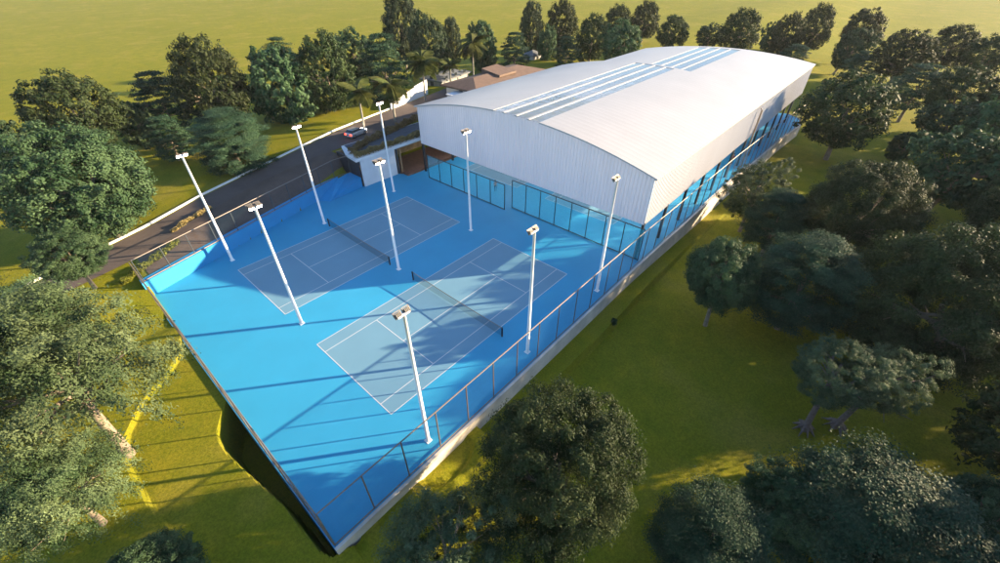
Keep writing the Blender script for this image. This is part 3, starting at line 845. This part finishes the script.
tree('C', (10.2, 49.2), 6.6, 5.3, 4.1, "pale wide tiered tree close to the kerb behind the brightest lamp", hi=1)
tree('B', (26.5, 60.5), 6.2, 6.2, 6.0, "pale green round tree between the two left lamp poles and the field", lean=(-1.8, 1.2))
tree('C', (38.2, 89.6), 7.8, 3.7, 4.7, "small far cedar against the field behind the pale round tree")
tree('D', (32.5, 59.7), 10.0, 5.4, 6.4, "dark tree with a lit trunk standing on the sunny grass behind the kerb")
tree('B', (43.7, 67.7), 10.5, 5.0, 4.9, "light green tree right behind the dark tree with the lit trunk")
tree('C', (43.7, 57.5), 9.6, 4.9, 5.8, "wide blue green tiered tree above the second palm")
tree('T', (66.7, 81.1), 12.6, 4.6, 7.6, "tallest dark tree of the row touching the top of the picture")
tree('T', (60.9, 64.5), 11.5, 4.3, 5.6, "dark tall tree just right of the tallest one, behind the third palm")
tree('T', (78, 75.2), 8.6, 2.7, 5.4, "narrow blue green tree between the dark tall tree and the last palm")
tree('B', (76.8, 62.5), 8.7, 3.9, 5.4, "green tree right of the last palm above the brown roof")
tree('T', (100.1, 65.5), 9.8, 3.4, 6.8, "slender pale cypress shaped tree behind the brown roof")
tree('C', (81.1, 55.8), 8, 3.7, 4.2, "round tiered tree right over the brown roof's ridge")
tree('D', (108.3, 61.3), 10.4, 4.8, 6.4, "dark round tree right of the slender tree behind the hall")
tree('C', (89.3, 45.9), 7.7, 3.4, 3.8, "low tiered tree beside the hall's roof step")
tree('B', (97.2, 57.8), 7.0, 2.7, 4.4, "thin light tree standing before the small white hut")
tree('D', (100.8, 46.1), 9.7, 4.4, 5.2, "dark tree directly behind the step in the hall roof")
tree('D', (133.4, 57), 9.2, 4.5, 5.1, "far dark tree left of the topmost one behind the hall ridge")
tree('D', (141.5, 51.4), 9.8, 4.9, 5.2, "far dark tree, topmost of the group behind the hall ridge")
tree('B', (98.3, 36.5), 10.2, 5.1, 4.4, "bright green tree close behind the rear left roof of the hall")
tree('D', (128.3, 36.1), 9.4, 4.6, 4.0, "dark tree just behind the top of the hall's arched ridge")
tree('B', (142.6, 30.3), 7.7, 3.9, 3.0, "small green tree peeking over the hall ridge left of a wide dark tree")
tree('D', (140, 21.4), 9.6, 5.6, 5.3, "wide dark tree rising over the highest end of the hall roof")
# beyond and beside the far end of the hall
tree('D', (164, 13.7), 7.1, 4.7, 5.6, "left one of the far dark pair behind the hall's far corner")
tree('D', (177.3, 9.1), 7.8, 5.2, 6.5, "right and taller one of the far dark pair behind the hall's far corner")
tree('B', (166.8, 18.3), 5.2, 3.5, 4.5, "small blue green tree left of the far dark pair")
tree('C', (143.7, 6.2), 5.0, 3.9, 2.6, "low tiered tree just over the hall's far roof edge")
tree('D', (177.8, -3.4), 8.3, 5.8, 5.6, "dark rear tree behind the thin trunked light tree at the field")
tree('B', (159, -2.8), 5.6, 4.8, 5.0, "light tree on a thin leaning trunk beyond the hall's far corner", lean=(0.2, -1.9))
tree('D', (140.4, -16.8), 8.2, 6.2, 4.9, "dark wide tree at the field edge, left of three in the top right")
tree('D', (167.8, -25.3), 7.5, 5.7, 4.9, "dark tree at the field edge, middle of three in the top right")
tree('D', (162.4, -32.3), 6.6, 5.1, 4.6, "dark tree at the field edge in the top right corner")
tree('C', (141.7, -9.8), 4.7, 4.3, 3.2, "small layered tree above the big dark tree beside the hall")
tree('D', (87.6, -14.3), 6.0, 6.9, 5.7, "big dark tree on the lawn beside the hall's far end", lean=(0, .4))
tree('C', (120.4, -22), 5.2, 5.4, 4.2, "layered tree behind and right of the big dark tree by the hall")
tree('D', (116.4, -28.2), 6.1, 5.4, 4.3, "brownish dark tree right of the layered tree near the right edge")
tree('B', (92.7, -23.6), 0.7, 2.7, 2.4, "small young tree on the lawn right of the big dark tree by the hall", lean=(.1, -.5))
tree('B', (96.3, -28), 5.0, 5.0, 3.6, "green tree between the young tree and the right edge")
tree('B', (71.9, -29.0), 4.8, 5.8, 4.5, "tall green tree on a slanting bare trunk near the right edge", lean=(0.2, -1.0))
tree('B', (93.9, -34.2), 5.6, 5.2, 5.5, "green tree cut by the upper right edge of the picture")
tree('D', (54.3, -34.0), 5.0, 5.0, 5.8, "dark tree cut by the right edge behind the huge dark tree", hi=1)
# lawn side, middle distance and near
tree('L', (51, -10.6), 3.4, 4.0, 4.1, "pale small leaved tree nearest the hall's long open side", hi=1)
tree('C', (46.6, -14.6), 2.4, 3.8, 3.5, "blue green tiered tree in front of the pale tree near the hall", hi=1)
tree('D', (48.3, -21.3), 5.6, 5.6, 4.8, "large dark round tree in the middle of the shady lawn", hi=1)
tree('B', (29.1, -14.0), 3.6, 3.4, 3.7, "lone green tree on a bare stem nearest the lawn fence", lean=(0, .3), hi=1)
tree('C', (33.6, -19.7), 3.6, 4.7, 4.3, "blue green tiered tree right of the lone lawn tree", hi=1)
tree('D', (36.6, -32.4), 3.8, 7.6, 6.9, "huge dark tree filling the right side of the picture", lean=(.6, 3.0), hi=1)
RT = trunk_mesh(77, M['bark_grey'], 6, .24, 2.6, 1.6, roots=True)
tree('L', (22.28, -24.59), 3.7, 2.9, 2.7, "pale tree with spiky star shaped roots, left of the two", lean=(.5, .4), hi=1, trunk=RT, tscale=.85)
tree('L', (24.24, -26.37), 3.6, 2.6, 2.4, "pale tree with spiky star shaped roots, right of the two", lean=(.4, -.6), hi=1, trunk=RT, tscale=.85)
tree('D', (2.8, -13.3), 4.6, 4.8, 4.7, "large dark fine leaved tree at the bottom centre beside the wall", hi=1)
tree('L', (-4.0, -11.0), 2.6, 3.7, 3.0, "lower shaggy tree left of the large dark tree at the bottom", hi=1)
tree('C', (6.6, -21.5), 1.4, 3.3, 3.0, "tiered tree in the bottom edge right of the large dark tree", hi=1)
tree('B', (11.6, -24.3), 0.6, 2.5, 2.5, "small green tree behind the two tiered trees at the bottom right", hi=1)
tree('C', (13.25, -28.4), 1.9, 5.2, 3.7, "broad tiered tree, biggest along the bottom right edge", hi=1)
tree('B', (18.8, -33.7), 1.0, 2.8, 2.8, "green tree in the bottom right corner of the picture", hi=1)
# trees of the same wood just outside the picture, they throw the shade on the lawn
k_ = 0
for (x, y, R) in [(30, -44, 6), (56, -45, 6.5), (64, -58, 6.4), (67, -40, 6), (80, -42, 6), (94, -45, 6), (80, -60, 7), (26, -36, 4.5), (21, -46, 5), (36, -55, 6), (110, -38, 6), (128, -42, 6), (14, -38, 4.5), (24, -58, 6), (100, -62, 7)]:
    k_ += 1
    tree('D', (x, y), G(x, y) + R * 1.35, R, R * .95, "dark tree of the wood outside the right edge of the view", group="wood outside the right edge")

# ------------------------------------------------------------------ palms
def frond_mesh(seed):
    r_ = random.Random(seed); m = MB(); L = 2.9; n = 12
    pts = []
    for k in range(n + 1):
        t = k / n; pts.append(Vector((L * t * (1 - .18 * t), 0, .95 * t - 1.75 * t * t)))
    m.tube(pts, [.045 * (1 - .85 * k / n) for k in range(n + 1)], 4)
    for k in range(1, n * 3):
        t = k / (n * 3); q = t * n; i = int(q); p = pts[i].lerp(pts[min(i + 1, n)], q - i)
        ln = .95 * math.sin(math.pi * (t * .86 + .12)) + .12
        for s in (-1, 1):
            dx, dz = .35 * ln, -.45 * ln + r_.uniform(-.1, .1)
            w = .06
            m.quadv([(p.x - w, 0, p.z), (p.x + w, 0, p.z), (p.x + dx + w * .4, s * ln * .85, p.z + dz), (p.x + dx - w * .4, s * ln * .85, p.z + dz)])
    return m.mesh("frond", M['palm_leaf'])
FR = [frond_mesh(1), frond_mesh(2)]
def palm(x, y, zg, h, R, label):
    r = empty("palm_tree", (x, y, zg)); tag(r, label, "palm tree", "palms along the road")
    m = MB(); m.tube([(0, 0, -.3), (0, 0, .3), (.05, 0, h * .5), (.1, .03, h * .78)], [.24, .20, .16, .15], 9); m.build("trunk", M['palm_bark'], r, True)
    m = MB(); m.tube([(.1, .03, h * .78), (.12, .03, h * .9), (.13, .03, h)], [.16, .15, .07], 9); m.build("crownshaft", M['palm_shaft'], r, True)
    rr = random.Random(int(x * 10))
    for k in range(17):
        f = link("frond", FR[k % 2], r, (.13, .03, h - .05)); s = R / 2.3 * rr.uniform(.85, 1.1)
        f.scale = (s, s, s); f.rotation_euler = (0, math.radians(rr.choice([-38, -16, 8, 26])) , k * 2.399 + rr.uniform(-.2, .2))
palm(29.4, 45.2, G(29.4, 45.2), 6.3, 2.9, "palm beside the parked silver car, nearest of the palms")
palm(35.8, 45.3, G(35.8, 45.3), 6.0, 3.1, "palm just left of the hall's front roof corner in the road")
palm(47.8, 51.2, G(47.8, 51.2), 7.0, 3.6, "palm in front of the white boundary wall")
palm(60.0, 56.8, G(60, 56.8), 4.0, 2.8, "short palm between the white wall and the brown roof")
palm(67.0, 56.5, G(67, 56.5), 7.7, 4.0, "farthest and tallest palm above the brown roof")

# ------------------------------------------------------------------ hedges
def hedge_mesh(pts, w, h, mat, seed, dens=420):
    r_ = np.random.default_rng(seed); cs = []; L = 0
    P = [np.array(p, float) for p in pts]
    for p, q in zip(P[:-1], P[1:]):
        l = np.linalg.norm(q - p); n = int(l * dens); t = r_.uniform(0, 1, n)
        d = (q - p) / l; nn = np.array([-d[1], d[0], 0])
        a_ = r_.uniform(-1, 1, n); hh = r_.uniform(0, 1, n) ** .6
        lump = 1 + .18 * np.sin(t * l * 2.3 + seed) + .1 * np.sin(t * l * 5.1)
        base = p + (q - p) * t[:, None]
        cs.append(base + nn * (a_ * w * .5 * lump * (1 - .3 * hh))[:, None] + np.array([0, 0, 1]) * (hh * h * lump)[:, None])
    c = np.concatenate(cs); nr = r_.normal(size=c.shape) + np.array([0, 0, .8])
    v, f = leaves(c, nr, .22, r_, .6)
    return np_mesh("hedge", v, f, [mat])
def hedge(pts, w, h, mat, seed, label, dens=420):
    o = link("hedge", hedge_mesh([np.array(p) - np.array(pts[0]) for p in pts], w, h, mat, seed, dens), None, pts[0])
    tag(o, label, "hedge")
hedge([(21.3, 35.7, 4.45), (33, 35.9, 4.45), (45, 36.1, 4.45)], .95, .75, M['hedge_dry'], 1, "straight dry tan hedge along the front edge of the annex deck")
hedge([(21.6, 37.2, 4.45), (26, 39.4, 4.45), (33, 41.0, 4.45), (40.5, 43.4, 4.3)], 1.0, .9, M['hedge_dry'], 2, "dry tan hedge splitting the annex deck from the road")
hedge([(x, y, G(x, y)) for x, y in [(-9.2, 32.0), (-7.0, 33.0), (-4.9, 34.1), (-2.9, 35.4)]], .9, .5, M['hedge_green'], 3, "low clipped yellow green hedge beside the blue wall corner and road")
hedge([(x, y, G(x, y)) for x, y in [(-2.6, 37.9), (-0.4, 39.0), (2.6, 39.9)]], .6, .4, M['hedge_dry'], 4, "small dry brown hedge strip in the middle of the asphalt")
sh = link("shrub", hedge_mesh([(0, 0, 0), (.5, .1, 0)], .6, .6, LEAF['B'], 5, 1500), None, (22.0, -7.05, G(22.0, -7.05)))
tag(sh, "small dark shrub on the lawn step below the pale wall", "shrub")

# ------------------------------------------------------------------ buildings behind the hall
bw = empty("boundary_wall", (39.8, 51.2, 0)); tag(bw, "bright white boundary wall with a stepped top beyond the road", "wall")
m = MB()
for k, (xa, xb, za, zb) in enumerate([(39.6, 43.5, 5.3, 5.9), (43.5, 47.2, 6.0, 6.5), (47.2, 51.4, 6.7, 7.1)]):
    ya, yb = 51.4 + (xa - 39.6) * .27, 51.4 + (xb - 39.6) * .27
    m.prism([(xa - 39.8, ya - 51.2), (xb - 39.8, yb - 51.2), (xb - 39.8, yb - 50.95), (xa - 39.8, ya - 50.95)], 3.9, [za, zb, zb, za])
m.build("wall_panel", M['white_wall'], bw)
def house(x0, y0, x1, y1, zb, ze, zr, rot, wall_m, roof_m, label, cat="house", over=.9, wins=3):
    r = empty("brown_roof_house" if roof_m == M['brown_roof'] else "hut", (x0, y0, zb), rot); tag(r, label, cat)
    w, d = x1 - x0, y1 - y0
    m = MB(); m.box(0, 0, 0, w, d, ze - zb); m.build("wall", wall_m, r)
    m = MB(); o = over; h = ze - zb; rdg = zr - zb; s = min(w, d) / 2 + o
    a0, b0, a1, b1 = -o, -o, w + o, d + o
    if w >= d: r0, r1 = (a0 + s, d / 2, rdg), (a1 - s, d / 2, rdg)
    else: r0, r1 = (w / 2, b0 + s, rdg), (w / 2, b1 - s, rdg)
    P = [(a0, b0, h), (a1, b0, h), (a1, b1, h), (a0, b1, h)]
    if w >= d: fs = [[P[0], P[1], r1, r0], [P[1], P[2], r1], [P[2], P[3], r0, r1], [P[3], P[0], r0]]
    else: fs = [[P[0], P[1], r0], [P[1], P[2], r1, r0], [P[2], P[3], r1], [P[3], P[0], r0, r1]]
    for f in fs: m.quadv(f)
    lo = [(p[0], p[1], h - .28) for p in P]
    for i in range(4): m.quadv([lo[i], lo[(i + 1) % 4], P[(i + 1) % 4], P[i]])
    m.quadv(lo[::-1])
    m.build("roof", roof_m, r)
    wm = MB(); wm.box(-.5, -.04, 1.0, .5, .02, 2.1); wme = wm.mesh("window", M['glass'])
    for k in range(wins): link("window", wme, r, ((k + .5) * w / wins, -.02, 0))
    dm = MB(); dm.box(-.04, d * .5 - .45, 0, .02, d * .5 + .45, 2.05); dm.build("door", M['dark_door'], r)
    return r
hs = house(52.6, 41.6, 75.5, 49.4, 4.3, 6.9, 8.0, math.radians(4), M['white_wall'], M['brown_roof'], "wide low house with a brown hipped roof right behind the hall", wins=6)
m = MB(); m.prism([(9.0, 1.2), (14.5, 1.0), (14.5, 6.2), (9.0, 6.0)], [3.2] * 4, [3.6, 3.6, 4.3, 4.3]); m.build("raised_roof", M['brown_roof'], hs)
m = MB(); m.box(-3.2, .2, 1.7, -.05, 5.0, 1.85); m.build("awning", M['white_wall'], hs)
M['grey_wall'] = plain('grey_render', (0.28, 0.27, 0.26), 0.85, var=.1)
house(58, 57.5, 69, 63, 3.9, 5.3, 6.0, math.radians(12), M['grey_wall'], M['grey_roof'], "low grey roofed outbuilding behind the palms and the brown roof", "outbuilding", .5)
house(95.5, 61.0, 99.5, 64.5, 2.5, 5.0, 6.0, math.radians(0), M['grey_wall'], M['grey_roof'], "small white hut glimpsed between the trees behind the hall", "hut", .3, 1)

# ------------------------------------------------------------------ car
def car(x, y, rz, label):
    r = empty("parked_car", (x, y, G(x, y) + .07), rz); tag(r, label, "car"); r.scale = (.88, .88, .88)
    body_m = plain('silver_car_paint', (0.45, 0.45, 0.46), 0.25, 0.6, var=0.03); rub = M['black_steel']
    sec = [(-2.05, .34, .80, .80), (-1.95, .28, .98, .86), (-1.2, .26, 1.0, .88), (.7, .26, .98, .88), (1.6, .28, .86, .84), (2.05, .36, .66, .70)]
    m = MB()
    ring = lambda s: [(s[0], -s[3], s[1]), (s[0], -s[3] - .02, (s[1] + s[2]) * .5), (s[0], -s[3] + .06, s[2]), (s[0], s[3] - .06, s[2]), (s[0], s[3] + .02, (s[1] + s[2]) * .5), (s[0], s[3], s[1])]
    for s in sec: m.v += ring(s)
    for i in range(len(sec) - 1):
        for k in range(6):
            m.f.append((i * 6 + k, i * 6 + (k + 1) % 6, i * 6 + 6 + (k + 1) % 6, i * 6 + 6 + k)); m.m.append(0)
    m.f += [tuple(range(6)), tuple(reversed(range(30, 36)))]; m.m += [0, 0]
    bevel(m.build("body", body_m, r), .05)
    def slab(name, lo, hi, mat, zl, zh, ins):
        q = MB(); q.prism([(lo[0], -.78), (lo[1], -.78), (lo[1], .78), (lo[0], .78)], zl, zl + .001)
        q = MB(); b = [(lo[0], -.80, zl), (lo[1], -.80, zl), (lo[1], .80, zl), (lo[0], .80, zl)]
        t = [(hi[0], -.80 + ins, zh), (hi[1], -.80 + ins, zh), (hi[1], .80 - ins, zh), (hi[0], .80 - ins, zh)]
        q.v = b + t; q.f = [(3, 2, 1, 0), (4, 5, 6, 7), (0, 1, 5, 4), (1, 2, 6, 5), (2, 3, 7, 6), (3, 0, 4, 7)]; q.m = [0] * 6
        return q.build(name, mat, r)
    slab("cabin_glass", (-1.85, 1.05), (-1.45, .25), M['glass'], .97, 1.40, .16)
    bevel(slab("roof", (-1.50, .30), (-1.35, .15), body_m, 1.395, 1.47, .17), .03)
    wh = MB(); wh.tube([(0, -.1, 0), (0, .1, 0)], .32, 18); wme = wh.mesh("wheel", rub, False)
    rm = MB(); rm.tube([(0, -.105, 0), (0, .105, 0)], .19, 12); rme = rm.mesh("rim", M['rail_steel'])
    for sx in (-1.3, 1.3):
        for sy in (-.80, .80):
            w_ = link("wheel", wme, r, (sx, sy, .32)); link("rim", rme, w_)
    tl = MB(); tl.box(-2.09, -.2, .62, -1.99, .2, .86); tme = tl.mesh("tail_light", M['tail'])
    for sy in (-.62, .62): link("tail_light", tme, r, (0, sy, 0))
    hl = MB(); hl.box(1.96, -.16, .55, 2.05, .16, .70); hme = hl.mesh("headlight", M['lamp'])
    for sy in (-.5, .5): link("headlight", hme, r, (0, sy, .03))
    pl_ = MB(); pl_.box(-2.08, -.25, .46, -2.05, .25, .57); pl_.build("number_plate", M['line'], r)
    for sy in (-.93, .93):
        mm = MB(); mm.box(.55, -.09, .98, .70, .09, 1.10); link("mirror", mm.mesh("mirror", body_m), r, (0, sy, 0))
car(27.0, 43.9, math.radians(14), "silver car with glowing red tail lights parked on the road by the hedge")

# ------------------------------------------------------------------ people
def person(x, y, z, rz, shirt_c, label):
    skin = plain('skin', (0.42, 0.25, 0.17), 0.6, var=.05); shirt = plain('shirt', shirt_c, 0.8, var=.08); pants = plain('dark_trousers', (0.02, 0.022, 0.03), .8)
    V = [(0,0,.95),(0,0,1.12),(0,0,1.34),(0,.01,1.47),(0,.02,1.55),(0,.02,1.66),(0,.01,1.74),
         (.10,0,.90),(.11,.01,.50),(.11,-.01,.09),(.12,.14,.04), (-.10,0,.90),(-.12,.05,.50),(-.12,-.06,.09),(-.13,.09,.04),
         (.19,0,1.41),(.25,-.02,1.14),(.24,.10,.92),(.235,.14,.83), (-.19,0,1.41),(-.25,-.02,1.14),(-.24,.10,.92),(-.235,.14,.83)]
    Ed = [(0,1),(1,2),(2,3),(3,4),(4,5),(5,6),(0,7),(7,8),(8,9),(9,10),(0,11),(11,12),(12,13),(13,14),(2,15),(15,16),(16,17),(17,18),(2,19),(19,20),(20,21),(21,22)]
    Rr = [.14,.125,.15,.075,.055,.095,.07,.095,.065,.045,.04,.095,.065,.045,.04,.06,.043,.033,.036,.06,.043,.033,.036]
    # fingers: five short chains per hand
    for hnd, sx in ((18, 1), (22, -1)):
        for k in range(5):
            o = Vector(V[hnd]); d = Vector((sx * (.01 if k else -.02), (k - 2) * .016 + (.035 if k == 0 else 0), -.04 if k else -.015))
            V.append(tuple(o + d)); V.append(tuple(o + d * (1.9 + .2 * (k in (2, 3))))); n_ = len(V)
            Ed += [(hnd, n_ - 2), (n_ - 2, n_ - 1)]; Rr += [.009, .008]
    me = bpy.data.meshes.new("body"); me.from_pydata(V, Ed, []); o = bpy.data.objects.new("body", me); COL.objects.link(o)
    sk = o.modifiers.new("skin", 'SKIN'); sb = o.modifiers.new("sub", 'SUBSURF'); sb.levels = 1; sb.render_levels = 1
    for i, q in enumerate(Rr):
        me.skin_vertices[0].data[i].radius = (q, q * (.72 if i in (0, 1, 2) else 1))
    me.skin_vertices[0].data[0].use_root = True
    bpy.context.view_layer.update()
    dg = bpy.context.evaluated_depsgraph_get(); nm = bpy.data.meshes.new_from_object(o.evaluated_get(dg))
    bpy.data.objects.remove(o)
    nm.materials.clear()
    for t in (skin, shirt, pants): nm.materials.append(t)
    for p_ in nm.polygons:
        c = p_.center
        arm = abs(c.x) > .19 and c.z < 1.2
        p_.material_index = 0 if (c.z > 1.47 or (arm and c.z < 1.22 and abs(c.x) > .19)) else (1 if c.z > .96 else 2)
        p_.use_smooth = True
    r = empty("person", (x, y, z), rz); tag(r, label, "person")
    link("body", nm, r)
    h = MB()
    for i in range(5):
        for k in range(10):
            a0, a1 = 2 * math.pi * k / 10, 2 * math.pi * (k + 1) / 10; t0, t1 = math.pi * .5 * i / 5, math.pi * .5 * (i + 1) / 5
            P_ = lambda a_, t: (.105 * math.cos(a_) * math.cos(t), -.012 + .112 * math.sin(a_) * math.cos(t), 1.68 + .13 * math.sin(t))
            h.quadv([P_(a0, t0), P_(a1, t0), P_(a1, t1), P_(a0, t1)])
    h.build("hair", M['black_steel'], r, True)
    f = MB()
    for sx in (-.035, .035): f.box(sx - .012, .105, 1.665, sx + .012, .118, 1.68)
    f.build("eyes", M['glass'], r)
    f = MB(); f.prism([(-.015, .11), (.015, .11), (0, .145)], 1.62, 1.66); f.build("nose", skin, r)
person(33.6, 19.5, 0.0, math.radians(150), (0.70, 0.18, 0.04), "person in an orange shirt and dark trousers standing behind the net screen")
person(67.3, -3.2, 0.0, math.radians(60), (0.35, 0.04, 0.03), "person in a dark red shirt standing under the hall's long open side")
